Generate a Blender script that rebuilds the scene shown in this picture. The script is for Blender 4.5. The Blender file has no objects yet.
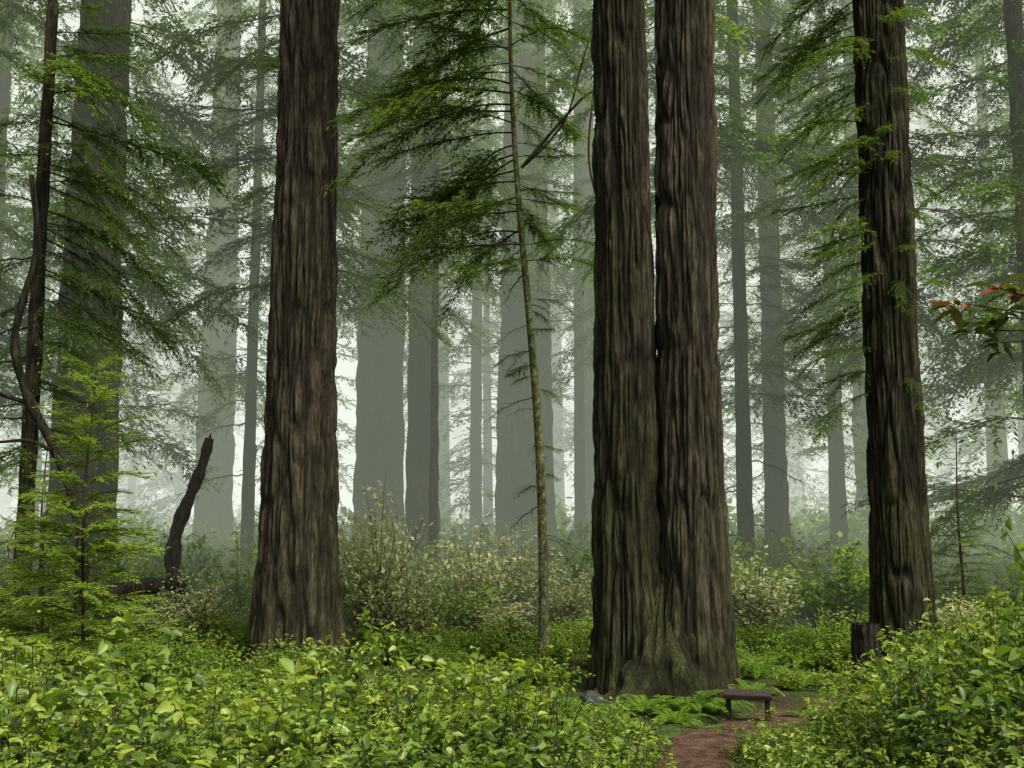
import bpy, bmesh, math, random
import numpy as np
from mathutils import Vector, Matrix, Euler
from mathutils import noise as mn
random.seed(11)
scene = bpy.context.scene
COL = scene.collection

# ------------------------------------------------------------------ helpers
def smooth(a, b, x):
    t = np.clip((x-a)/(b-a), 0, 1)
    return t*t*(3-2*t)
def ground_z(x, y):
    x = np.asarray(x, float); y = np.asarray(y, float)
    z = 0.85*(1-smooth(3.5, 13.0, y))
    z = z + 0.10*np.sin(x*0.45+1.3)*np.cos(y*0.33) + 0.05*np.sin(x*1.3+y*0.9)
    z = z + 0.35*smooth(6, 16, np.abs(x))*np.sin(y*0.12+x*0.05)
    return z
def gz(x, y): return float(ground_z(x, y))

class MB:
    def __init__(s):
        s.v=[]; s.n=0; s.f=[]; s.cnt=[]; s.m=[]; s.t=[]
    def add(s, V, F, mat=0, tint=0.5):
        V=np.asarray(V,float); F=np.asarray(F,int)
        s.v.append(V); s.f.append((F+s.n).ravel()); k=len(F)
        s.cnt.append(np.full(k, F.shape[1])); s.m.append(np.full(k, mat))
        s.t.append(np.full(k, tint) if np.isscalar(tint) else np.asarray(tint,float))
        s.n += len(V)
    def arrays(s):
        return (np.concatenate(s.v), np.concatenate(s.f), np.concatenate(s.cnt), np.concatenate(s.m), np.concatenate(s.t))
    def build(s, name, mats, smooth_sh=True, vattr=None):
        V,F,C,M,T = s.arrays()
        me=bpy.data.meshes.new(name)
        me.vertices.add(len(V)); me.vertices.foreach_set("co", V.astype(np.float32).ravel())
        me.loops.add(len(F)); me.loops.foreach_set("vertex_index", F.astype(np.int32))
        me.polygons.add(len(C))
        st=np.concatenate([[0],np.cumsum(C)[:-1]])
        me.polygons.foreach_set("loop_start", st.astype(np.int32))
        for mt in mats: me.materials.append(mt)
        me.update(calc_edges=True)
        me.polygons.foreach_set("material_index", M.astype(np.int32))
        me.polygons.foreach_set("use_smooth", np.full(len(C), smooth_sh))
        a=me.attributes.new("tint",'FLOAT','FACE'); a.data.foreach_set("value", T.astype(np.float32))
        if vattr is not None:
            a=me.attributes.new("furrow",'FLOAT','POINT'); a.data.foreach_set("value", vattr.astype(np.float32))
        me.update()
        return me
def obj(name, me, parent=None, mw=None):
    o=bpy.data.objects.new(name, me); COL.objects.link(o)
    if parent is not None: o.parent=parent
    if mw is not None: o.matrix_local=mw
    return o
def empty(name, loc=(0,0,0)):
    e=bpy.data.objects.new(name,None); e.empty_display_size=0.3; COL.objects.link(e); e.location=loc
    return e
def vnoise(u, v, seed, pu):
    lat=np.random.default_rng(seed).random((512,pu))
    iu=np.floor(u).astype(int); fu=u-iu; iv=np.floor(v).astype(int); fv=v-iv
    fu=fu*fu*(3-2*fu); fv=fv*fv*(3-2*fv)
    a=lat[iv%512, iu%pu]; b=lat[iv%512,(iu+1)%pu]; c=lat[(iv+1)%512, iu%pu]; d=lat[(iv+1)%512,(iu+1)%pu]
    return (a*(1-fu)+b*fu)*(1-fv)+(c*(1-fu)+d*fu)*fv
def norm(a): return a/(np.linalg.norm(a,axis=-1,keepdims=True)+1e-9)
def tube(mb, P, rad, seg=6, mat=0, tint=0.5):
    P=np.asarray(P,float); n=len(P); rad=np.broadcast_to(rad,(n,))
    T=norm(np.gradient(P,axis=0))
    ref=np.array([0.0,0,1.0]) if abs(T[:,2].mean())<0.8 else np.array([1.0,0,0])
    A=norm(np.cross(T,ref)); B=np.cross(T,A)
    th=np.linspace(0,2*math.pi,seg,endpoint=False)
    V=(P[:,None,:]+rad[:,None,None]*(np.cos(th)[None,:,None]*A[:,None,:]+np.sin(th)[None,:,None]*B[:,None,:])).reshape(-1,3)
    i=np.arange(n-1)[:,None]*seg; j=np.arange(seg)[None,:]; j2=(j+1)%seg
    mb.add(V,np.stack([i+j,i+j2,i+seg+j2,i+seg+j],-1).reshape(-1,4),mat,tint)
def blades(mb, P, D, N, L, W, mat=1, tint=0.5, wide=0.4):
    D=norm(D); S=norm(np.cross(N,D)); L=np.asarray(L)[:,None]; W=np.asarray(W)[:,None]
    V=np.stack([P, P+D*L*wide+S*W/2, P+D*L, P+D*L*wide-S*W/2],1).reshape(-1,3)
    mb.add(V,np.arange(len(P)*4).reshape(-1,4),mat,tint)
def leaves(mb, P, D, N, L, W, mat=1, tint=0.5, fold=0.25, droop=0.25):
    D=norm(D); S=norm(np.cross(N,D)); U=np.cross(D,S)
    L=np.asarray(L)[:,None]; W=np.asarray(W)[:,None]
    def pt(a,b,up): return P+D*L*a+S*W*b+U*(up*W) - U*L*droop*a*a
    V=np.stack([pt(0,0,0),pt(.5,0,0),pt(1,0,0),pt(.2,.36,fold*.7),pt(.5,.5,fold),pt(.8,.3,fold*.6),
                pt(.2,-.36,fold*.7),pt(.5,-.5,fold),pt(.8,-.3,fold*.6)],1).reshape(-1,3)
    n=len(P); b=np.arange(n)[:,None]*9
    t = np.full(n,tint) if np.isscalar(tint) else np.asarray(tint)
    q=np.concatenate([b+np.array([[0,1,4,3]]), b+np.array([[1,2,5,4]]), b+np.array([[0,6,7,1]]), b+np.array([[1,7,8,2]])])
    mb.add(V,q,mat,np.tile(t,4))

# ------------------------------------------------------------------ materials
def newmat(name):
    m=bpy.data.materials.new(name); m.use_nodes=True; nt=m.node_tree
    for n in list(nt.nodes): nt.nodes.remove(n)
    out=nt.nodes.new("ShaderNodeOutputMaterial"); return m,nt,out
def nd(nt,t,**k):
    n=nt.nodes.new(t)
    for a,b in k.items(): setattr(n,a,b)
    return n
def ramp(nt, fac, stops):
    r=nd(nt,"ShaderNodeValToRGB"); e=r.color_ramp.elements
    while len(e)<len(stops): e.new(0.5)
    for i,(p,c) in enumerate(stops): e[i].position=p; e[i].color=(*c,1)
    nt.links.new(fac,r.inputs[0]); return r.outputs[0]
def mixc(nt,fac,a,b,mode='MIX'):
    m=nd(nt,"ShaderNodeMix",data_type='RGBA',blend_type=mode)
    for s,v in ((m.inputs[0],fac),(m.inputs[6],a),(m.inputs[7],b)):
        if hasattr(v,'is_linked'): nt.links.new(v,s)
        else: s.default_value = v if isinstance(v,float) else (*v,1)
    return m.outputs[2]
def bark_mat(name, dark, mid, light, moss=0.35, mosscol=(0.055,0.07,0.025), vs=0.085, scale=32.0, bump=0.06, furrow=True, simple=False):
    m,nt,out=newmat(name); L=nt.links
    tc=nd(nt,"ShaderNodeTexCoord"); mp=nd(nt,"ShaderNodeMapping"); mp.inputs['Scale'].default_value=(1,1,vs)
    L.new(tc.outputs['Object'],mp.inputs[0])
    n1=nd(nt,"ShaderNodeTexNoise"); n1.inputs['Scale'].default_value=scale; n1.inputs['Detail'].default_value=2 if simple else 6; n1.inputs['Roughness'].default_value=.8
    L.new(mp.outputs[0],n1.inputs['Vector'])
    c=ramp(nt,n1.outputs[0],[(.36,dark),(.5,mid),(.66,light)])
    if simple:
        p=nd(nt,"ShaderNodeBsdfDiffuse"); L.new(c,p.inputs[0]); L.new(p.outputs[0],out.inputs[0]); return m
    n2=nd(nt,"ShaderNodeTexNoise"); n2.inputs['Scale'].default_value=2.2; n2.inputs['Detail'].default_value=4; n2.inputs['Roughness'].default_value=.7
    L.new(tc.outputs['Object'],n2.inputs['Vector'])
    c=mixc(nt,1.0,c,ramp(nt,n2.outputs[0],[(.35,(.70,.67,.64)),(.65,(1.25,1.25,1.25))]),'MULTIPLY')
    n3=nd(nt,"ShaderNodeTexNoise"); n3.inputs['Scale'].default_value=.8; n3.inputs['Detail'].default_value=5; n3.inputs['Roughness'].default_value=.75
    L.new(tc.outputs['Object'],n3.inputs['Vector'])
    mf=nd(nt,"ShaderNodeMapRange"); mf.inputs[1].default_value=.38; mf.inputs[2].default_value=.66; mf.inputs[4].default_value=moss
    L.new(n3.outputs[0],mf.inputs[0])
    fac=mf.outputs[0]
    if furrow:
        sx=nd(nt,"ShaderNodeSeparateXYZ"); L.new(tc.outputs['Object'],sx.inputs[0])
        mr=nd(nt,"ShaderNodeMapRange"); mr.inputs[1].default_value=0; mr.inputs[2].default_value=4.5; mr.inputs[3].default_value=.6; mr.inputs[4].default_value=0; L.new(sx.outputs[2],mr.inputs[0])
        mm=nd(nt,"ShaderNodeMath",operation='ADD',use_clamp=True); L.new(mf.outputs[0],mm.inputs[0]); L.new(mr.outputs[0],mm.inputs[1]); fac=mm.outputs[0]
    c=mixc(nt,fac,c,mixc(nt,1.0,c,tuple(12*v for v in mosscol),'MULTIPLY'))
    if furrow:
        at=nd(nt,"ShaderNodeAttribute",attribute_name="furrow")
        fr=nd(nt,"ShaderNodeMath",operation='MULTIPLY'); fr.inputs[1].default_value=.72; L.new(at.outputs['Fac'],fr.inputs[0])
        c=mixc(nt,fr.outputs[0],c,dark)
    p=nd(nt,"ShaderNodeBsdfPrincipled"); p.inputs['Roughness'].default_value=.92; p.inputs['Specular IOR Level'].default_value=.12
    L.new(c,p.inputs['Base Color'])
    b=nd(nt,"ShaderNodeBump"); b.inputs['Strength'].default_value=1; b.inputs['Distance'].default_value=bump
    L.new(n1.outputs[0],b.inputs['Height']); L.new(b.outputs[0],p.inputs['Normal'])
    L.new(p.outputs[0],out.inputs[0]); return m
def leaf_mat(name, dark, mid, light, rough=.55, trans=.35, spec=.4, accent=None, orand=.35):
    m,nt,out=newmat(name); L=nt.links
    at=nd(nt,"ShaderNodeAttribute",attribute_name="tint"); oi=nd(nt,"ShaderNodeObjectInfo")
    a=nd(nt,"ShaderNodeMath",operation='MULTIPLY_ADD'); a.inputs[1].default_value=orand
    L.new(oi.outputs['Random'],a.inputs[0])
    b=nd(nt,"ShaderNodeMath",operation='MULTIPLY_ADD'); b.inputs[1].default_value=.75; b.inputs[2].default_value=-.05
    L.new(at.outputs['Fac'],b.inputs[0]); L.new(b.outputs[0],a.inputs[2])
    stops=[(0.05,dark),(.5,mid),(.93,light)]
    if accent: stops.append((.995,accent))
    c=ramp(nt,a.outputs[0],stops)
    if spec>0:
        p=nd(nt,"ShaderNodeBsdfPrincipled"); p.inputs['Roughness'].default_value=rough; p.inputs['Specular IOR Level'].default_value=spec
    else: p=nd(nt,"ShaderNodeBsdfDiffuse")
    t=nd(nt,"ShaderNodeBsdfTranslucent"); tcx=mixc(nt,1.0,c,(1.4,1.45,.6),'MULTIPLY')
    L.new(c,p.inputs[0]); L.new(tcx,t.inputs[0])
    mx=nd(nt,"ShaderNodeMixShader"); mx.inputs[0].default_value=trans
    L.new(p.outputs[0],mx.inputs[1]); L.new(t.outputs[0],mx.inputs[2]); L.new(mx.outputs[0],out.inputs[0])
    return m

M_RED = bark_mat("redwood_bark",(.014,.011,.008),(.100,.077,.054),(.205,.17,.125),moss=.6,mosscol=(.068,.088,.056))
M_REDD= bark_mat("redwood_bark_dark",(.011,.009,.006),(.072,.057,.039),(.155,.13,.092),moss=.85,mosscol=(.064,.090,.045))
M_FIR = bark_mat("conifer_bark",(.012,.011,.009),(.045,.038,.028),(.10,.088,.06),moss=.8,mosscol=(.07,.09,.05),scale=12,furrow=False,vs=.15)
M_ALD = bark_mat("slender_mottled_bark",(.03,.028,.016),(.11,.11,.055),(.32,.32,.22),moss=.8,mosscol=(.070,.095,.045),vs=.7,scale=14,bump=.01,furrow=False)
M_TWIG= bark_mat("twig_bark",(.02,.015,.01),(.05,.038,.025),(.09,.07,.05),scale=8,simple=True)
M_SNAG= bark_mat("weathered_wood",(.006,.005,.004),(.025,.021,.016),(.07,.065,.048),moss=.8,mosscol=(.07,.10,.045),scale=12,vs=.15,furrow=False)
M_CON = leaf_mat("conifer_foliage",(.025,.055,.012),(.08,.145,.024),(.20,.285,.045),trans=.5,spec=0)
M_CONB= leaf_mat("sapling_foliage",(.10,.18,.02),(.24,.36,.05),(.40,.52,.09),trans=.45,spec=0)
M_CONF= leaf_mat("far_conifer_foliage",(.022,.052,.013),(.06,.115,.025),(.12,.19,.04),trans=.4,spec=0)
M_SAL = leaf_mat("salal_leaf",(.03,.070,.010),(.16,.255,.030),(.44,.50,.085),rough=.42,trans=.4,spec=.5,accent=(.36,.20,.07),orand=.25)
M_HUC = leaf_mat("huckleberry_leaf",(.06,.115,.018),(.22,.32,.045),(.44,.52,.11),trans=.4,spec=0,orand=.3)
M_SHR = leaf_mat("shrub_leaf",(.05,.10,.014),(.17,.26,.042),(.33,.41,.09),trans=.4,spec=0)
M_PALE= leaf_mat("pale_shrub_leaf",(.14,.18,.06),(.34,.36,.18),(.62,.62,.42),trans=.3,spec=0)
M_FERN= leaf_mat("fern_leaf",(.03,.08,.01),(.11,.21,.022),(.21,.33,.04),trans=.4,spec=0)
M_RHO = leaf_mat("rhododendron_leaf",(.02,.045,.012),(.07,.11,.02),(.16,.14,.035),rough=.3,trans=.2,accent=(.22,.05,.03),orand=0.0)

def simple_ground(name,stops,s1,s2,bd):
    m,nt,out=newmat(name); L=nt.links
    tc=nd(nt,"ShaderNodeTexCoord")
    a=nd(nt,"ShaderNodeTexNoise"); a.inputs['Scale'].default_value=s1; a.inputs['Detail'].default_value=7; a.inputs['Roughness'].default_value=.72; L.new(tc.outputs['Object'],a.inputs['Vector'])
    b=nd(nt,"ShaderNodeTexNoise"); b.inputs['Scale'].default_value=s2; b.inputs['Detail'].default_value=4; L.new(tc.outputs['Object'],b.inputs['Vector'])
    c=ramp(nt,a.outputs[0],stops)
    c=mixc(nt,1.0,c,ramp(nt,b.outputs[0],[(.3,(.4,.4,.4)),(.7,(1.5,1.5,1.5))]),'MULTIPLY')
    p=nd(nt,"ShaderNodeBsdfPrincipled"); p.inputs['Roughness'].default_value=1; p.inputs['Specular IOR Level'].default_value=.1; L.new(c,p.inputs['Base Color'])
    bm=nd(nt,"ShaderNodeBump"); bm.inputs['Distance'].default_value=bd; L.new(b.outputs[0],bm.inputs['Height']); L.new(bm.outputs[0],p.inputs['Normal'])
    L.new(p.outputs[0],out.inputs[0]); return m
M_GND=simple_ground("forest_floor",[(.35,(.05,.035,.02)),(.5,(.045,.06,.018)),(.65,(.07,.12,.025))],.9,22,.06)
M_PATH=simple_ground("dirt_path",[(.35,(.035,.020,.013)),(.5,(.085,.048,.032)),(.65,(.14,.09,.06))],5,45,.03)
m,nt,out=newmat("sign_wood"); L=nt.links
tc=nd(nt,"ShaderNodeTexCoord"); mp=nd(nt,"ShaderNodeMapping"); mp.inputs['Scale'].default_value=(1,12,12); L.new(tc.outputs['Object'],mp.inputs[0])
b=nd(nt,"ShaderNodeTexNoise"); b.inputs['Scale'].default_value=5; b.inputs['Detail'].default_value=6; L.new(mp.outputs[0],b.inputs['Vector'])
c=ramp(nt,b.outputs[0],[(.3,(.010,.006,.005)),(.7,(.032,.019,.013))])
p=nd(nt,"ShaderNodeBsdfPrincipled"); p.inputs['Roughness'].default_value=.75; L.new(c,p.inputs['Base Color']); L.new(p.outputs[0],out.inputs[0]); M_SIGN=m
m,nt,out=newmat("sign_lettering"); p=nd(nt,"ShaderNodeBsdfPrincipled"); p.inputs['Base Color'].default_value=(.07,.055,.04,1); nt.links.new(p.outputs[0],out.inputs[0]); M_LET=m
m,nt,out=newmat("rock_surface"); L=nt.links
b=nd(nt,"ShaderNodeTexNoise"); b.inputs['Scale'].default_value=9; b.inputs['Detail'].default_value=8
c=ramp(nt,b.outputs[0],[(.35,(.01,.01,.01)),(.65,(.035,.04,.035))]); p=nd(nt,"ShaderNodeBsdfPrincipled"); p.inputs['Roughness'].default_value=.8
L.new(c,p.inputs['Base Color']); L.new(p.outputs[0],out.inputs[0]); M_ROCK=m

# ------------------------------------------------------------------ ground & path
def axis(lo,hi,near0,near1,step,far):
    a=list(np.arange(near0,near1,step)); x=near1; s=step
    while x<hi: a.append(x); s*=far; x+=s
    a.append(hi); x=near0; s=step; pre=[]
    while True:
        s*=far; x-=s
        if x<=lo: break
        pre.append(x)
    return np.array([lo]+pre[::-1]+a)
xs=axis(-700,700,-16,16,.35,1.25); ys=axis(-300,1200,-4,30,.35,1.2)
X,Y=np.meshgrid(xs,ys); Z=ground_z(X,Y)*np.exp(-np.maximum(0,np.hypot(X,Y)-60)/200)
Z += (vnoise(X*1.7,Y*1.7,5,256)-.5)*.08*(np.hypot(X,Y)<40)
mb=MB(); nx=len(xs); i=np.arange(len(ys)-1)[:,None]*nx; j=np.arange(nx-1)[None,:]
mb.add(np.stack([X,Y,Z],-1).reshape(-1,3), np.stack([i+j,i+j+1,i+nx+j+1,i+nx+j],-1).reshape(-1,4))
obj("ground", mb.build("ground",[M_GND]))
PATH=np.array([(2.6,1.0),(1.7,4.0),(1.30,6.5),(1.35,8.5),(1.65,10.8),(2.05,12.6),(2.75,14.0),(3.8,15.1),(5.4,15.9),(8,16.6),(12,17.3)])
tt=np.linspace(0,len(PATH)-1,140)
pp=np.stack([np.interp(tt,np.arange(len(PATH)),PATH[:,k]) for k in range(2)],1)
for _ in range(12): pp[1:-1]=(pp[:-2]+pp[1:-1]*2+pp[2:])/4
T=norm(np.gradient(pp,axis=0)); Np=np.stack([-T[:,1],T[:,0]],1)
cols=9; off=np.linspace(-.48,.48,cols); w=1+.14*np.sin(tt*5)+.12*np.sin(tt*11+1)
PV=pp[:,None,:]+Np[:,None,:]*(off[None,:,None]*w[:,None,None])
PZ=ground_z(PV[...,0],PV[...,1])+.06-.05*(np.abs(off)/.48)[None,:]**4
mb=MB(); i=np.arange(len(pp)-1)[:,None]*cols; j=np.arange(cols-1)[None,:]
mb.add(np.concatenate([PV,PZ[...,None]],-1).reshape(-1,3), np.stack([i+j,i+j+1,i+cols+j+1,i+cols+j],-1).reshape(-1,4))
obj("dirt_path", mb.build("dirt_path",[M_PATH]))
def dpath(x,y): return float(np.min(np.hypot(pp[:,0]-x,pp[:,1]-y)))

# ------------------------------------------------------------------ trunks
def trunk_mesh(name, rfun, H, mat, seg=64, zs=None, seed=0, furrow=.05, big=22, lean=None, butt=.25, butt_h=.8, jag=0, lump=0):
    if zs is None: zs=np.linspace(-.4,H,90)
    th=np.linspace(0,1,seg,endpoint=False)
    U,Zg=np.meshgrid(th,zs)
    r=rfun(np.maximum(Zg,0)); rr=np.random.default_rng(seed)
    b=sum(np.cos(2*np.pi*k*U+rr.random()*6.28)*w for k,w in ((3,.5),(4,.4),(5,.5),(7,.3)))
    r=r*(1+butt*b*np.exp(-np.maximum(Zg,0)/butt_h)*.5)
    r=r*(1+.035*np.cos(2*np.pi*(2*U)+Zg*.25+rr.random()*6)+.02*np.cos(2*np.pi*(3*U)-Zg*.4))
    r=r*(1+.018*np.cos(2*np.pi*9*U+2*np.sin(Zg*.3+seed))*np.exp(-np.maximum(Zg,0)/5))
    if lump: r=r*(1+lump*(vnoise(U*9,Zg*2.2,seed+8,9)-.5)+lump*.6*(vnoise(U*18,Zg*4.5,seed+10,18)-.5))
    uw=(U+.005*(vnoise(U*9,Zg*1.0,seed+1,9)-.5)*2+.008*np.sin(Zg*.35+seed))%1.0
    def ab(n,fz,sd): return np.abs(2*vnoise(uw*n,Zg*fz,sd,n)-1)
    n1=ab(big,.48,seed+2); n2=ab(int(big*.8),.85,seed+5)
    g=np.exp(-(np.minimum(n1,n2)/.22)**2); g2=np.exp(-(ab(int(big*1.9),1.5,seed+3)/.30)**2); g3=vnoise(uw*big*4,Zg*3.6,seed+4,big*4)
    plate=vnoise(uw*big,Zg*1.1,seed+6,big)
    r=r+furrow*(.6-g*1.25-g2*.55+(g3-.5)*.8+(plate-.5)*.9)
    cx=np.zeros_like(zs); cy=np.zeros_like(zs)
    if lean is not None: cx,cy=lean(np.maximum(zs,0))
    Zv=Zg.copy()
    if jag: Zv=np.where(Zg>H-.01, Zg-jag*vnoise(U*9,Zg*0,seed+9,9), Zg)
    V=np.stack([cx[:,None]+r*np.cos(2*np.pi*U), cy[:,None]+r*np.sin(2*np.pi*U), Zv],-1).reshape(-1,3)
    n=len(zs); i=np.arange(n-1)[:,None]*seg; j=np.arange(seg)[None,:]; j2=(j+1)%seg
    mb=MB(); mb.add(V,np.stack([i+j,i+j2,i+seg+j2,i+seg+j],-1).reshape(-1,4))
    c=V[-seg:].mean(0)-np.array([0,0,jag*.6])
    mb.add(c[None],np.zeros((0,3),int))
    mb.f.append(np.stack([(n-1)*seg+np.arange(seg),(n-1)*seg+(np.arange(seg)+1)%seg,np.full(seg,n*seg)],-1).ravel()); mb.cnt.append(np.full(seg,3)); mb.m.append(np.zeros(seg)); mb.t.append(np.full(seg,.5))
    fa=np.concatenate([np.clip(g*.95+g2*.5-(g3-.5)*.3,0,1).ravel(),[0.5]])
    return mb.build(name,[mat],True,fa)
def zfine(H): return np.concatenate([np.arange(-.4,14,.05),np.linspace(14,H,40)])

# ------------------------------------------------------------------ conifer branch templates
def conifer_branch(L, ssp, slen, tsp, tlen, tw, droop, seed, sec_droop=.35, rise=.15, stem=.018, gap=.12, rad2=True, jit=.16):
    rr=np.random.default_rng(seed); mb=MB()
    ph=rr.random()*6
    def axisp(s):
        s=np.asarray(s,float)
        return np.stack([s*L, .06*L*np.sin(s*4+ph)*s, rise*L*s-droop*L*s**2.2+.03*L*np.sin(s*7+ph)*s],-1)
    s=np.linspace(0,1,12); tube(mb,axisp(s),stem*L/3*(1-.85*s)+.002,5,0)
    k=int(L/ssp); P=[];D=[];N=[];LL=[];TT=[]
    for i in range(k):
        for sd in (-1,1):
            s0=.10+.9*(i+rr.random()*1.3)/k
            if s0>1 or rr.random()<gap: continue
            prof=math.sin(min(1,(s0*.85+.2))*math.pi*.94)**.6
            l2=slen*(prof*.8+.1)*rr.uniform(.45,1.25)
            ang=math.radians(52+rr.normal()*14-18*s0)*sd
            dirx=np.array([math.cos(ang),math.sin(ang),rr.normal()*.18])
            base=axisp(s0); m=max(3,int(l2/tsp)); q=(np.arange(m)+.6)/m
            pts=base+dirx*l2*q[:,None]; pts[:,2]-=sec_droop*l2*q**2*rr.uniform(.3,1.4)
            pts[:,:2]+=np.array([1,0])*(.18*l2*q**2)[:,None]
            if rad2: tube(mb,np.vstack([base,pts[::max(1,m//3)]]),.004,3,0)
            tdir=norm(np.gradient(pts,axis=0))
            side=norm(np.cross(np.array([0,0,1.0]),tdir))
            for s2 in (-1,1):
                dd=tdir*.72+side*s2*.7+rr.normal(size=(m,3))*jit; dd[:,2]-=.08
                P.append(pts+rr.normal(size=(m,3))*tlen*.1);D.append(dd);N.append(np.array([[0,0,1.0]])+rr.normal(size=(m,3))*.35)
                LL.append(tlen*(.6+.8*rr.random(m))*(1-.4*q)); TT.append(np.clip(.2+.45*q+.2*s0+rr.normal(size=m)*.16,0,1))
            P.append(pts[-1:]);D.append(tdir[-1:]);N.append(np.array([[0,0,1.0]]));LL.append(np.array([tlen]));TT.append(np.array([.9]))
    P=np.concatenate(P);D=np.concatenate(D);N=np.concatenate(N);LL=np.concatenate(LL);TT=np.concatenate(TT)
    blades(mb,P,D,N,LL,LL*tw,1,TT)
    return mb
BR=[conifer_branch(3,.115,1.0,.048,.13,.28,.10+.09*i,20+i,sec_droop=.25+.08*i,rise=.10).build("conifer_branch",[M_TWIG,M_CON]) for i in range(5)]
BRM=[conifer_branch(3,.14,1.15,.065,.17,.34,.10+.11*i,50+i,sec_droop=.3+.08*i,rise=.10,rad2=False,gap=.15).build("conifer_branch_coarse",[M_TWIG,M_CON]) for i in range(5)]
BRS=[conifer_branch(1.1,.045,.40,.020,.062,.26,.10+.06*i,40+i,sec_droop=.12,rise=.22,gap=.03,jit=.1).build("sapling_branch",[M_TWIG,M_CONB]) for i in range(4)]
LOD=[conifer_branch(3.4,.32,1.25,.14,.33,.36,.15+.12*i,60+i,rad2=False,stem=.03,gap=.15) for i in range(4)]
def bare_branch(L,seed):
    rr=np.random.default_rng(seed); mb=MB()
    s=np.linspace(0,1,12); ax=np.stack([s*L,np.cumsum(rr.normal(size=12))*.04,-.2*L*s**2+np.cumsum(rr.normal(size=12))*.04],-1)
    tube(mb,ax,.022*(1-.85*s)+.003,5,0)
    for i in range(2,12):
        for _ in range(2):
            d=norm(np.array([.7,rr.choice([-1,1])*(.5+.4*rr.random()),rr.normal()*.4-.2])); l=L*.3*rr.random()+.1
            q=np.linspace(0,1,5)[:,None]; pts=ax[i]+d*l*q+np.array([0,0,-.3*l])*q**2+rr.normal(size=(5,3))*.015
            tube(mb,pts,.006*(1-.7*q[:,0])+.002,3,0)
    return mb.build("bare_branch",[M_TWIG])
BARE=[bare_branch(2.2,80+i) for i in range(3)]
def brmat(x,y,z,az,tilt,s,roll=0):
    return Matrix.Translation((x,y,z))@Matrix.Rotation(az,4,'Z')@Matrix.Rotation(tilt,4,'Y')@Matrix.Rotation(roll,4,'X')@Matrix.Diagonal((s,s,s,1))
def add_branches(parent, n, z0, z1, rfun, s0=1.2, s1=.8, azr=None, tilt=(-.05,.35), lean=None, meshes=None, name="branch"):
    meshes=meshes or BR
    for i in range(n):
        f=(i+random.random())/n; z=z0+(z1-z0)*f
        az=random.uniform(0,2*math.pi) if azr is None else random.uniform(*azr)
        r=float(rfun(z))*.85; cx=cy=0
        if lean is not None:
            a,b=lean(np.array([z])); cx=float(a[0]); cy=float(b[0])
        s=(s0+(s1-s0)*f)*random.uniform(.65,1.25)
        obj(name, random.choice(meshes), parent, brmat(cx+r*math.cos(az),cy+r*math.sin(az),z,az,random.uniform(*tilt),s,random.uniform(-.45,.45)))
def lin(r0,r1,H,fl=.25,fh=1.5):
    return lambda z: r0+(r1-r0)*np.asarray(z)/H + fl*np.exp(-np.asarray(z)/fh)

# --- front left redwood
e=empty("redwood_tree",(-3.86,20,gz(-3.86,20)-.05))
f=lambda z: .645-.0085*np.asarray(z)+.27*np.exp(-np.asarray(z)/2.0)
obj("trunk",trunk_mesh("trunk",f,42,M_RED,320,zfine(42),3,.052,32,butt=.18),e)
add_branches(e,12,20,40,f,1.3,.9,meshes=BRM)
# --- twin redwood
e=empty("redwood_tree",(2.25,17,gz(2.25,17)-.05))
f=lambda z: .515-.0085*np.asarray(z)+.12*np.exp(-np.asarray(z)/.9)
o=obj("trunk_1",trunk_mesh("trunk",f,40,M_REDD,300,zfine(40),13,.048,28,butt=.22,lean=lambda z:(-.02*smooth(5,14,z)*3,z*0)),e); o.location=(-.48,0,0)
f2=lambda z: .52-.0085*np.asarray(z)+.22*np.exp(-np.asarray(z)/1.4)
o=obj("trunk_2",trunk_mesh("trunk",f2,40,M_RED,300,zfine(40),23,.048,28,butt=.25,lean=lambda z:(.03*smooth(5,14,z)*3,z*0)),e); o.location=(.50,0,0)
f3=lambda z: np.maximum(.34+.62*np.exp(-np.asarray(z)/.8)-.14*np.asarray(z),.02)
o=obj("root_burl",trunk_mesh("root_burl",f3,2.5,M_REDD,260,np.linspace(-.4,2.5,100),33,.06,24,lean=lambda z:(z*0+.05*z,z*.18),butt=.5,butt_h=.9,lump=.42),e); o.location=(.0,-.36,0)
mb=MB()
for a_,l_,r_ in ((-2.5,1.0,.13),(-1.9,.9,.15),(-1.2,1.1,.14),(-.55,1.3,.15),(-.1,1.4,.12),(-2.9,.9,.12)):
    q=np.linspace(0,1,16); ox=.55*math.cos(a_); wob=.1*np.sin(q*6+a_*3)
    P_=np.stack([ox+math.cos(a_)*(l_*q*.9+.1)-math.sin(a_)*wob, -.1+math.sin(a_)*(l_*q*.75+.35)+math.cos(a_)*wob, .42*(1-q)**2.2-.02-.10*q],-1)
    tube(mb,P_,r_*(1-.6*q)*(1+.15*np.sin(q*14)),12,0)
obj("surface_roots",mb.build("surface_roots",[M_REDD]),e)
add_branches(e,10,20,38,lambda z:np.float64(.9),1.3,.9,meshes=BRM)
# --- right redwood
e=empty("redwood_tree",(7.0,20,gz(7,20)-.05))
f=lambda z: .51-.006*np.asarray(z)+.17*np.exp(-np.asarray(z)/1.2)
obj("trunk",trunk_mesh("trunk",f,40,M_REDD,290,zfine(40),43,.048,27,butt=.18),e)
add_branches(e,10,18,38,f,1.3,.9,meshes=BRM)
add_branches(e,44,5,14.5,f,.42,.75,azr=(math.pi*.72,math.pi*1.3),tilt=(.0,.5))
add_branches(e,10,7,13,f,.3,.4,azr=(-1.2,.6),tilt=(.1,.6))
add_branches(e,12,4.5,13,f,.2,.26,azr=(-2.2,-1.0),tilt=(.1,.6))

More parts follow.
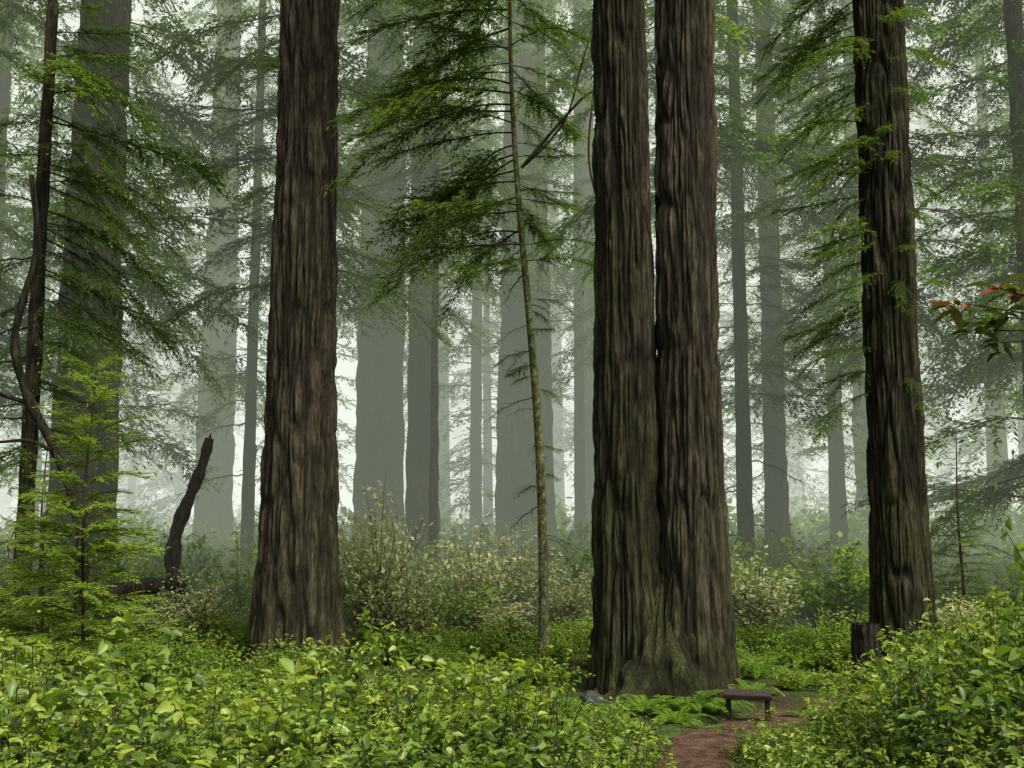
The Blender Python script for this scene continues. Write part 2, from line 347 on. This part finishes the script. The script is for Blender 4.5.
# --- mid-distance trees
def big(x,y,r,H,mat,nb,zl,fl=.25,s=(1.2,.9),name="redwood_tree",bare=0,azr=None,meshes=None):
    seed=random.randint(100,900)
    e=empty(name,(x,y,gz(x,y)-.1)); f=lin(r*1.06,r*.45,H,r*fl,1.8)
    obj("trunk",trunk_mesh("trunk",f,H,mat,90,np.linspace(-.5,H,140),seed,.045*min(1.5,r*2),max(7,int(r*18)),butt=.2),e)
    zv=min(H-1, 3+.5*y+4)
    if nb: add_branches(e,nb,zl,zv,f,*s,azr=azr,meshes=meshes or BRM)
    if zv<H-3: add_branches(e,8,zv,H-1,f,s[1],s[1]*.6,meshes=BRM)
    if bare: add_branches(e,bare,2,zl+4,f,.9,1,meshes=BARE,name="bare_branch",azr=azr)
    return e
big(.55,45,1.12,48,M_RED,28,13,s=(1.4,1.2))
big(-5.3,44,.98,48,M_REDD,50,11,.15,s=(1.6,1.2))
big(-3.1,38,.56,40,M_REDD,50,10,.4,s=(1.3,1.0))
big(-10.9,28,.78,42,M_REDD,46,7,s=(1.2,1.1))
big(-14.6,54,.9,46,M_RED,48,8,s=(1.6,1.2))
e_h=big(-9.9,22.5,.17,20,M_FIR,40,4.0,s=(.75,.6),name="hemlock_tree",bare=10,meshes=BR)
add_branches(e_h,16,6.8,12.5,lambda z:np.float64(.1),1.0,1.1,azr=(-.9,.7),tilt=(.1,.5))
big(-12.4,33,.22,26,M_FIR,64,5,s=(1.1,.7),name="hemlock_tree",bare=10)
big(-8.6,36,.2,27,M_FIR,54,6,s=(1.0,.8),name="hemlock_tree",bare=10)
big(6.75,32,.23,32,M_FIR,64,6,s=(.95,.7),name="fir_tree",bare=16)
big(8.75,36.5,.38,38,M_REDD,64,7,s=(1.1,.9),name="fir_tree",bare=12)
big(16.2,50,.6,42,M_RED,46,9,s=(1.4,1.0))
big(2.9,47,.25,34,M_FIR,40,8,s=(1.2,.9),name="fir_tree",bare=10)
big(3.7,52,.45,40,M_RED,30,12,s=(1.4,1.0))
big(13.2,27.5,.3,28,M_FIR,92,3.5,s=(1.2,.9),name="fir_tree",bare=10)
big(16.8,33,.32,30,M_FIR,78,4,s=(1.3,.9),name="fir_tree",bare=8)
big(12.4,42,.3,32,M_FIR,62,5,s=(1.2,.9),name="fir_tree",bare=8)
big(-1.7,52,.3,34,M_FIR,40,8,s=(1.3,.9),name="fir_tree",bare=8)
big(-18.5,38,.5,38,M_RED,58,6,s=(1.4,1.0))
big(-15.2,27,.35,34,M_RED,56,7,s=(1.2,1.0))
big(5.0,41,.2,28,M_FIR,36,9,s=(1.1,.8),name="hemlock_tree")
big(-5.5,27.5,.16,24,M_FIR,52,8.5,s=(1.3,1.3),name="hemlock_tree",meshes=BR)
big(4.05,29,.16,26,M_FIR,40,11,s=(1.25,1.2),name="hemlock_tree")
big(10.1,29.5,.18,26,M_FIR,56,7.5,s=(1.2,1.1),name="hemlock_tree")
big(-2.35,33,.13,26,M_FIR,38,12,s=(1.2,1.2),name="hemlock_tree")
def young(name,x,y,H,r,n,meshes,s0,s1,z0=.35,tilt=(-.15,.2)):
    e=empty(name,(x,y,gz(x,y)-.03)); mb=MB()
    z=np.linspace(0,H,24); wx=.03*np.sin(z*1.7); tube(mb,np.stack([wx,wx*.5,z],-1),r*(1-.9*z/H)+.003,8,0)
    obj("trunk",mb.build("trunk",[M_TWIG]),e)
    for i in range(n):
        f=(i+random.random()*.8)/n; zz=z0+(H-z0)*f*.98; s=(s0+(s1-s0)*f)*random.uniform(.7,1.2); az=i*2.4+random.uniform(-.4,.4)
        obj("branch",random.choice(meshes),e,brmat(.03*math.sin(zz*1.7),0,zz,az,random.uniform(*tilt)-.3*f,s,random.uniform(-.2,.2)))
    return e
young("hemlock_sapling",-5.08,13.2,4.6,.028,90,BRS,1.1,.36)
young("hemlock_sapling",-6.9,13.6,2.9,.02,46,BRS,1.1,.25)
young("hemlock_sapling",-6.4,15.2,3.2,.02,44,BRS,1.0,.25)
young("fir_sapling",9.7,24,4.6,.05,66,BR,.40,.08)
young("fir_sapling",11.3,23,3.6,.05,50,BR,.38,.08)
young("fir_sapling",-8.9,21,4.0,.05,50,BR,.4,.1)

# --- slender mottled tree
sl=lambda z:(-.045*z+.10*np.sin(z*.45), .01*z)
def spl(P,n=24):
    P=np.asarray(P,float); t=np.linspace(0,len(P)-1,n); Q=np.stack([np.interp(t,np.arange(len(P)),P[:,k]) for k in range(3)],1)
    for _ in range(6): Q[1:-1]=(Q[:-2]+Q[1:-1]*2+Q[2:])/4
    return Q
e=empty("slender_hemlock_tree",(.58,20.3,gz(.58,20.3)-.05)); mb=MB()
z=np.linspace(0,16,60); cx,cy=sl(z); tube(mb,np.stack([cx,cy,z],-1),.10*(1-.052*z)+.05*np.exp(-z/.3),12,0)
obj("trunk",mb.build("trunk",[M_ALD]),e)
add_branches(e,40,7.4,15.5,lambda z:np.float64(.05),.9,1.1,azr=(math.pi*.6,math.pi*1.4),tilt=(-.2,.4),lean=sl)
add_branches(e,20,7,15.5,lambda z:np.float64(.05),.5,.7,azr=(-1.0,1.0),tilt=(-.1,.4),lean=sl)
add_branches(e,12,5.0,9,lambda z:np.float64(.05),.22,.35,lean=sl)
add_branches(e,6,1.5,5.0,lambda z:np.float64(.05),.14,.22,lean=sl)
add_branches(e,14,1.5,9,lambda z:np.float64(.05),.35,.5,lean=sl,meshes=BARE,name="bare_branch")
mb=MB()
tube(mb,spl([(-.4,0,9.2),(.2,-.1,9.9),(.8,-.1,10.6),(1.35,-.1,10.9)]),np.linspace(.035,.02,24),6,0)
tube(mb,spl([(1.0,-.1,10.75),(.9,-.1,10.0),(.85,-.1,9.2),(1.1,-.1,8.3),(1.15,-.1,7.6),(1.0,-.1,6.8)]),np.linspace(.03,.008,24),6,0)
tube(mb,spl([(-.4,0,9.2),(.0,-.2,9.5),(.5,-.2,10.1),(.75,-.2,11.2),(1.0,-.2,12)]),np.linspace(.03,.015,24),6,0)
obj("drooping_limb",mb.build("drooping_limb",[M_TWIG]),e)

# --- arched leaning dead tree
e=empty("leaning_dead_tree",(0,0,0)); mb=MB()
pts=spl([(-8.2,21,.0),(-8.05,20.9,1.6),(-8.15,20.9,2.6),(-8.6,20.9,3.8),(-9.25,20.9,4.8),(-9.6,20.8,5.9),(-9.35,20.7,6.9),(-9.1,20.7,7.8),(-9.3,20.6,9.2)],50)
tube(mb,pts,np.linspace(.13,.05,50)*(1+.12*np.sin(np.arange(50)*1.1)),9,0)
tube(mb,spl([(-9.25,20.9,4.8),(-9.9,20.8,5.0),(-10.4,20.7,5.6)]),np.linspace(.06,.02,24),6,0)
tube(mb,spl([(-8.6,20.9,3.8),(-9.1,20.7,4.1),(-9.7,20.5,4.0),(-10.3,20.5,4.3)]),np.linspace(.05,.015,24),6,0)
obj("trunk",mb.build("trunk",[M_SNAG]),e)
mb=MB(); pts=spl([(-7.05,24,-.1),(-7.1,24,.8),(-7.35,24,1.5),(-7.3,24,2.3),(-7.0,24,3.1),(-6.75,24,3.75),(-6.62,24,4.35)],40)
tube(mb,pts,np.linspace(.21,.10,40)*(1+.14*np.sin(np.arange(40)*.9)+.08*np.sin(np.arange(40)*2.3)),12,0)
tube(mb,pts[-4:]+np.array([.03,0,.12]),np.array([.08,.05,.03,.008]),7,0)
obj("broken_snag",mb.build("broken_snag",[M_SNAG]))
mb=MB(); tube(mb,spl([(-8.6,22.6,.95),(-7.6,22.7,1.2),(-6.7,22.9,1.25)]),np.linspace(.24,.17,24)*(1+.1*np.sin(np.arange(24)*1.4)),12,0)
obj("fallen_log",mb.build("fallen_log",[M_SNAG]))
fs=lambda z: .21+.05*np.exp(-np.asarray(z)/.2)+0*np.asarray(z)
o=obj("tree_stump",trunk_mesh("tree_stump",fs,1.12,M_SNAG,60,np.linspace(-.3,1.12,26),77,.02,9,jag=.3)); o.location=(5.55,17.6,gz(5.55,17.6))

# --- trail sign
def box(mb,c,s,mat=0,rot=None,bev=.006):
    bm=bmesh.new(); bmesh.ops.create_cube(bm,size=1); bmesh.ops.scale(bm,vec=s,verts=bm.verts)
    bmesh.ops.bevel(bm,geom=bm.edges[:],offset=bev,segments=2,affect='EDGES')
    if rot is not None: bmesh.ops.transform(bm,matrix=rot,verts=bm.verts)
    bmesh.ops.triangulate(bm,faces=bm.faces)
    bm.verts.ensure_lookup_table(); V=[tuple(v.co+Vector(c)) for v in bm.verts]; F=[[v.index for v in f_.verts] for f_ in bm.faces]
    mb.add(V,F,mat); bm.free()
e=empty("trail_sign",(3.05,14.6,gz(3.05,14.6))); e.rotation_euler=(0,0,-.25); e.scale=(.92,.92,.92)
rot=Matrix.Rotation(math.radians(10),4,'X')
mb=MB(); box(mb,(0,0,.42),(.66,.28,.06),0,rot); obj("board",mb.build("board",[M_SIGN],False),e)
mb=MB()
for sx in (-.27,.27): box(mb,(sx,.03,.1),(.075,.075,.59),0)
obj("posts",mb.build("posts",[M_SIGN],False),e)
mb=MB()
for k in range(4):
    q=rot@Vector((0,.10-.06*k,.032)); x=-.26
    while x<.24:
        w_=random.uniform(.03,.09); box(mb,(x+w_/2,q.y,.42+q.z),(w_,.02,.004),0,rot,.0008); x+=w_+.02
obj("lettering",mb.build("lettering",[M_LET],False),e)
bm=bmesh.new(); bmesh.ops.create_icosphere(bm,subdivisions=4,radius=.17)
for v in bm.verts: v.co*=1+.35*mn.noise(v.co*6); v.co.z*=.7
me=bpy.data.meshes.new("rock"); bm.to_mesh(me); bm.free(); me.materials.append(M_ROCK)
for p_ in me.polygons: p_.use_smooth=True
o=obj("rock",me); o.location=(1.08,15.2,gz(1.08,15.2)+.12)

# ------------------------------------------------------------------ shrubs, ferns
def broad_clump(Rr,Hh,stems,per,ls,seed,mat,wr=.55):
    rr=np.random.default_rng(seed); mb=MB(); P=[];D=[];N=[];S=[];T=[]
    for i in range(stems):
        az=rr.random()*6.283; out=Rr*math.sqrt(rr.random()); h=Hh*(.45+.7*rr.random())*(1-.35*(out/Rr)**2)
        q=np.linspace(0,1,6); ax=np.stack([math.cos(az)*(out*q**1.3),math.sin(az)*(out*q**1.3),h*q**.85],-1)+rr.normal(size=(6,3))*.012
        tube(mb,ax,.006*(1-.6*q),3,0)
        s=.25+.75*rr.random(per)**.75; s[:4]=1
        pt=np.stack([np.interp(s,q,ax[:,k]) for k in range(3)],1)+rr.normal(size=(per,3))*.02
        a=rr.random(per)*6.283; d=np.stack([np.cos(a),np.sin(a),rr.normal(size=per)*.3+.12],1)
        d+=np.array([math.cos(az),math.sin(az),0])*.35
        P.append(pt);D.append(d);N.append(np.array([0,0,1.])+rr.normal(size=(per,3))*.48)
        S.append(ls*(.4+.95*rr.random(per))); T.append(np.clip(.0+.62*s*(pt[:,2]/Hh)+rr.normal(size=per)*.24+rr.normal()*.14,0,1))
    P=np.concatenate(P);D=np.concatenate(D);N=np.concatenate(N);S=np.concatenate(S);T=np.concatenate(T)
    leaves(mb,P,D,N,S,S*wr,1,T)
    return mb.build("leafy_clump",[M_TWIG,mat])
def small_clump(Rr,Hh,stems,per,ls,seed,mat):
    rr=np.random.default_rng(seed); mb=MB(); P=[];D=[];N=[];S=[];T=[]
    for i in range(stems):
        az=rr.random()*6.283; out=Rr*math.sqrt(rr.random()); h=Hh*(.4+.65*rr.random())*(1-.3*(out/Rr)**2)
        q=np.linspace(0,1,5); ax=np.stack([math.cos(az)*(out*q**1.4),math.sin(az)*(out*q**1.4),h*q],-1)+rr.normal(size=(5,3))*.02
        tube(mb,ax,.008*(1-.7*q),3,0)
        s=.2+.8*rr.random(per); pt=np.stack([np.interp(s,q,ax[:,k]) for k in range(3)],1)
        pt=pt+rr.normal(size=(per,3))*np.array([.11,.11,.035])*Rr
        d=rr.normal(size=(per,3)); d[:,2]*=.4
        P.append(pt);D.append(d);N.append(np.array([0,0,1.])+rr.normal(size=(per,3))*.45)
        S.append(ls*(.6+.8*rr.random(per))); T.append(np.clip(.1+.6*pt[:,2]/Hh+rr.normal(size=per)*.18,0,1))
    P=np.concatenate(P);D=np.concatenate(D);N=np.concatenate(N);S=np.concatenate(S);T=np.concatenate(T)
    blades(mb,P,D,N,S,S*.65,1,T,.5)
    return mb.build("shrub_clump",[M_TWIG,mat])
def fern(seed):
    rr=np.random.default_rng(seed); mb=MB()
    for i in range(15):
        az=i*2.4+rr.random()*.4; Lf=.75*(.7+.5*rr.random()); q=np.linspace(0,1,24); el=.9+.35*rr.random()
        xr=Lf*q*math.cos(el*.75)*1.2; zr=Lf*(math.sin(el)*q-.65*q**2.2)
        ax=np.stack([xr*math.cos(az),xr*math.sin(az),zr],-1); tube(mb,ax[::3],.004,3,0)
        t=norm(np.gradient(ax,axis=0)); sd=norm(np.cross(t,np.array([0,0,1.])))
        for s in (-1,1):
            ln=.13*np.sin(np.clip(q*.93+.07,0,1)*math.pi)**.6*(1-.3*q)+.01
            blades(mb,ax,sd*s+t*.3+rr.normal(size=ax.shape)*.06,np.cross(sd,t)+rr.normal(size=ax.shape)*.1,ln,np.full(24,.028),1,np.clip(.4+.4*q+rr.normal(size=24)*.1,0,1),.3)
    return mb.build("fern_clump",[M_TWIG,M_FERN])
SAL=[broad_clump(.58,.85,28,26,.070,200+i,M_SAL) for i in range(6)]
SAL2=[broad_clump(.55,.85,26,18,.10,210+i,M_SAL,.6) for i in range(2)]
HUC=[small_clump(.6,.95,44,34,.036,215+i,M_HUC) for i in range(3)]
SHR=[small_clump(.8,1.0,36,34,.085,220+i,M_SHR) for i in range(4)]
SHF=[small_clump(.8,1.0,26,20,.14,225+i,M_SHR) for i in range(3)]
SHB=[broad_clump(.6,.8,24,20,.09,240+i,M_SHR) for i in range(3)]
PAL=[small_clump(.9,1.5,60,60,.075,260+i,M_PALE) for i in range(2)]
FRN=[fern(280+i) for i in range(3)]
TR=[(-3.86,20,.9),(2.25,17,1.15),(7,20,.7),(.55,45,1.4),(-5.3,44,1.2),(-3.1,38,.9),(-10.9,28,1)]
def free(x,y,m=.0): return all(math.hypot(x-a,y-b)>c+m for a,b,c in TR)
def put(parent,name,meshes,x,y,s,sz=1.0,dz=0):
    M=Matrix.Translation((x,y,gz(x,y)-.04+dz))@Matrix.Rotation(random.uniform(0,6.28),4,'Z')@Matrix.Rotation(random.uniform(-.12,.12),4,'X')@Matrix.Diagonal((s,s,s*sz,1))
    obj(name,random.choice(meshes),parent,M)
e=empty("salal_bushes")
y=4.0
while y<13.5:
    x=-(.52*y+1.5)
    while x<.52*y+2.0:
        px,py=x+random.uniform(-.24,.24),y+random.uniform(-.24,.24)
        d=dpath(px,py)
        if d>.40 and free(px,py,.2) and math.hypot(px-3.0,py-14.6)>.85:
            top = 1.08 + .22*math.sin(px*1.1+2)+.20*math.sin(px*2.3+py*1.7)
            if py<7: top=.75+.27*(py-4)/3
            if py>10: top*= max(.5,1-(py-10)*.16)
            if -1<px<3.4: top*=.82
            if px<-2.5: top*=1.15
            if px>3.3: top*=1+min(.75,(px-3.3)*.5)
            top*=min(1,.55+d*.35)
            s=top/.9*random.uniform(.7,1.2)
            k=random.random(); pn=math.sin(px*.9+1)*math.cos(py*.8)
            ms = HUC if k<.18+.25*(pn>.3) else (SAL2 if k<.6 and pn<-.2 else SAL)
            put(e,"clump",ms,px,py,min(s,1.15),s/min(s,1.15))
            if k>.93 and (px<0 or px>3.5): put(e,"fern",FRN,px,py,.8,1,max(0,top*.7-.45))
        x+=.50
    y+=.47
e2=empty("sword_ferns")
for (fx,fy,s) in ((2.35,15.2,1.1),(2.75,15.4,.9),(1.8,15.2,.9),(3.5,16.4,.8),(.6,14.6,.8),(-1.8,15.5,.9),(3.9,14.8,.6),(4.6,17.9,.9),(1.4,14.8,.6),(2.1,14.5,.7),(2.45,13.9,.5)):
    put(e2,"fern",FRN,fx,fy,s)
for _ in range(80):
    fx,fy=random.uniform(-12,13),random.uniform(13,28)
    if free(fx,fy) and dpath(fx,fy)>.7 and math.hypot(fx-5.5,fy-17)>1: put(e2,"fern",FRN,fx,fy,random.uniform(.7,1.3))
e3=empty("understory_shrubs")
y=12.6
while y<24:
    x=-(.52*y+2)
    while x<.52*y+2:
        px,py=x+random.uniform(-.45,.45),y+random.uniform(-.45,.45)
        if dpath(px,py)>.7 and free(px,py,.15) and not(1.1<px<4.2 and 13.4<py<17) and not (5.0<px<5.9 and 15<py<18):
            s=random.uniform(.45,.85)*(1+.5*max(0,abs(px)-5)/6)
            if -2.8<px<6.5 and py<18.5: s*=.75
            put(e3,"clump",random.choice([SHR,SHB,SHR]),px,py,s,random.uniform(.8,1.25))
        x+=.8
    y+=.78
while y<46:
    x=-(.52*y+3)
    while x<.52*y+3:
        px,py=x+random.uniform(-.8,.8),y+random.uniform(-.8,.8)
        if free(px,py,.1): put(e3,"clump",random.choice([SHR,SHB]) if y<32 else SHF,px,py,random.uniform(.9,1.9),random.uniform(.8,1.7))
        x+=1.5
    y+=1.5
while y<80:
    x=-(.52*y+5)
    while x<.52*y+5:
        put(e3,"clump",SHF,x+random.uniform(-1.5,1.5),y+random.uniform(-1.5,1.5),random.uniform(1.8,3.2),random.uniform(.8,1.5)); x+=3.4
    y+=3.4
for (sx,sy,s,sz) in ((-2.55,21.5,1.15,2.0),(-1.9,21.0,.9,1.4),(-3.0,23,1.1,1.8),(.1,26,1.5,1.15),(-.8,25,1.3,1.35),(1.2,24.5,1.1,1.1),(5.2,24,1.3,1.0),(8.6,22,.9,1.0),(-6.3,22,1.0,1.2),(4.2,26,1.3,1.1),(-.2,22.5,.8,.9),(8.9,27,1.3,1.1),(-7.1,22.4,.8,.9)):
    ee=empty("pale_shrub",(sx,sy,gz(sx,sy)))
    obj("clump",random.choice(PAL),ee,Matrix.Rotation(random.uniform(0,6),4,'Z')@Matrix.Diagonal((s,s,s*sz,1)))

# rhododendron at right edge
e=empty("rhododendron_shrub",(3.75,5.6,gz(3.75,5.6))); mb=MB(); rr=np.random.default_rng(5); P=[];D=[];N=[];S=[];T=[]
def stem(pts,r):
    q=spl(pts,16); tube(mb,q,np.linspace(r,r*.4,16),6,0); return q
stem([(0,0,0),(.05,0,1.0),(-.15,0,2.0),(-.5,-.05,2.75)],.03); stem([(0,0,0),(.3,.1,1.1),(.4,.1,2.1),(.1,.1,2.9)],.03)
tips=[(-1.5,-.1,2.98),(-1.36,.05,2.86),(-1.28,-.15,3.04),(-1.2,.1,2.80),(-1.05,-.1,2.98),(-.8,.1,2.65),(-.6,0,3.05),(.1,.1,3.1),(-1.0,0,2.84),(-1.2,0,2.92),(-1.08,.05,3.05),(-.95,.1,2.95),(-.9,-.05,2.75)]
for t_ in tips:
    stem([(-.5,-.05,2.75),((-.5+t_[0])/2,t_[1]*.5,(2.75+t_[2])/2+.05),t_],.008)
    n=11; a=rr.random(n)*6.283
    d=np.stack([np.cos(a)*.8-.35,np.sin(a)*.8,rr.normal(size=n)*.3],1)
    P.append(np.tile(t_,(n,1))+rr.normal(size=(n,3))*.02); D.append(d); N.append(np.array([0,0,1.])+rr.normal(size=(n,3))*.3); S.append(.12*(.6+.6*rr.random(n)))
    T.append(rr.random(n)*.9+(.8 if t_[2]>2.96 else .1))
P=np.concatenate(P);D=np.concatenate(D);N=np.concatenate(N);S=np.concatenate(S);T=np.concatenate(T)
leaves(mb,P,D,N,S,S*.42,1,T)
obj("stems_and_leaves",mb.build("rhododendron",[M_TWIG,M_RHO]),e)

# ------------------------------------------------------------------ distant forest
def far_tree(seed,H,r,nb,z0):
    rr=np.random.default_rng(seed); mb=MB(); z=np.linspace(-.5,H,30)
    tube(mb,np.stack([.15*np.sin(z*.1+seed),0*z,z],-1),r*(1-.8*z/H)+.25*r*np.exp(-np.maximum(z,0)/1.5),12,0)
    for i in range(nb):
        f_=((i+rr.random())/nb); zz=z0+(H-z0)*f_; az=rr.random()*6.283; s=(1.4-.95*f_)*rr.uniform(.6,1.3)
        V,F,C,Mi,T=LOD[rr.integers(4)].arrays()
        ti=rr.uniform(-.05,.4); ca,sa=math.cos(az),math.sin(az); ct,st=math.cos(ti),math.sin(ti)
        X1=V[:,0]*ct+V[:,2]*st; Z1=-V[:,0]*st+V[:,2]*ct; Y1=V[:,1]
        W=np.stack([X1*ca-Y1*sa,X1*sa+Y1*ca,Z1],-1)*s+np.array([0,0,zz])
        mb.v.append(W); mb.f.append(F+mb.n); mb.cnt.append(C); mb.m.append(Mi); mb.t.append(T); mb.n+=len(W)
    return mb.build("distant_tree",[M_FIR,M_CONF])
FAR=[far_tree(300,42,.7,100,8),far_tree(301,36,.35,105,5),far_tree(302,46,.95,90,10),far_tree(303,30,.25,90,4)]
e=empty("distant_forest")
for ring,(y0,y1,n) in enumerate(((56,70,18),(70,95,18),(95,130,14))):
    for i in range(n):
        yy=random.uniform(y0,y1); hw=.50*yy+6; xx=-hw+2*hw*(i+random.random())/n
        u=xx/yy
        if (-.27<u<-.20) or (.28<u<.315) or (-.165<u<-.125 and ring<2): continue
        s=random.uniform(.8,1.15)
        obj("distant_tree",random.choice(FAR),e,Matrix.Translation((xx,yy,-.3))@Matrix.Rotation(random.uniform(0,6.28),4,'Z')@Matrix.Diagonal((s,s,s,1)))

# ------------------------------------------------------------------ mist, self-lit
def glowing_mist(name,x0,x1,y0,y1,z0,z1,sig,col):
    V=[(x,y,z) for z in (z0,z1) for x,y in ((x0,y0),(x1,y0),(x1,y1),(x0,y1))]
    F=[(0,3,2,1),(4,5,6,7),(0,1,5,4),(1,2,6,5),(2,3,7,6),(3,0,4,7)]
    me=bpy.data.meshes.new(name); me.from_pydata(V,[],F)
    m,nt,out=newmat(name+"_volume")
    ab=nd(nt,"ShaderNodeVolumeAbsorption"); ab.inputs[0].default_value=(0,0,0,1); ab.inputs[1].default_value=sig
    em=nd(nt,"ShaderNodeEmission"); em.inputs[0].default_value=(*col,1); em.inputs[1].default_value=sig  # haze glows by itself, standing in for scattered sun and sky light
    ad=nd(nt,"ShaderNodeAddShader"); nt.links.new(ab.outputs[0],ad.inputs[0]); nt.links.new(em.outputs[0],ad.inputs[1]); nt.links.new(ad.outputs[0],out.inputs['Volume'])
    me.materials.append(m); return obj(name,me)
glowing_mist("glowing_mist",-200,200,22.5,56,-3,46,.0098,(.70,.80,.60))
glowing_mist("glowing_mist",-260,260,56.01,400,-3,80,.038,(1.0,1.04,.96))  # whiter glow added far off, so gaps between trees look bright

# ------------------------------------------------------------------ light
EL,AZ=math.radians(58),math.radians(135)
w=bpy.data.worlds.new("World"); scene.world=w; w.use_nodes=True; nt=w.node_tree
bg=nt.nodes["Background"]; sky=nt.nodes.new("ShaderNodeTexSky"); sky.sky_type='NISHITA'; sky.sun_disc=False
sky.sun_elevation=EL; sky.sun_rotation=AZ; sky.dust_density=4; sky.air_density=1.0
hs=nt.nodes.new("ShaderNodeHueSaturation"); hs.inputs['Saturation'].default_value=.2
nt.links.new(sky.outputs[0],hs.inputs['Color']); nt.links.new(hs.outputs[0],bg.inputs[0]); bg.inputs[1].default_value=.15
sd=bpy.data.lights.new("sun",'SUN'); sd.energy=4.5; sd.angle=math.radians(22); sd.color=(1,.96,.84)
so=bpy.data.objects.new("sun",sd); COL.objects.link(so)
d=Vector((math.sin(AZ)*math.cos(EL),math.cos(AZ)*math.cos(EL),math.sin(EL))); so.rotation_euler=d.to_track_quat('Z','Y').to_euler(); so.location=(0,0,60)

cam=bpy.data.cameras.new("camera"); cam.lens=38.6; cam.sensor_width=36; cam.clip_end=2500; cam.clip_start=.05
co=bpy.data.objects.new("camera",cam); COL.objects.link(co); co.location=(0,0,2.6); co.rotation_euler=(math.radians(97),0,0)
scene.camera=co
scene.view_settings.view_transform='Standard'; scene.view_settings.look='None'; scene.view_settings.exposure=0
print("OBJECTS",len(bpy.data.objects))
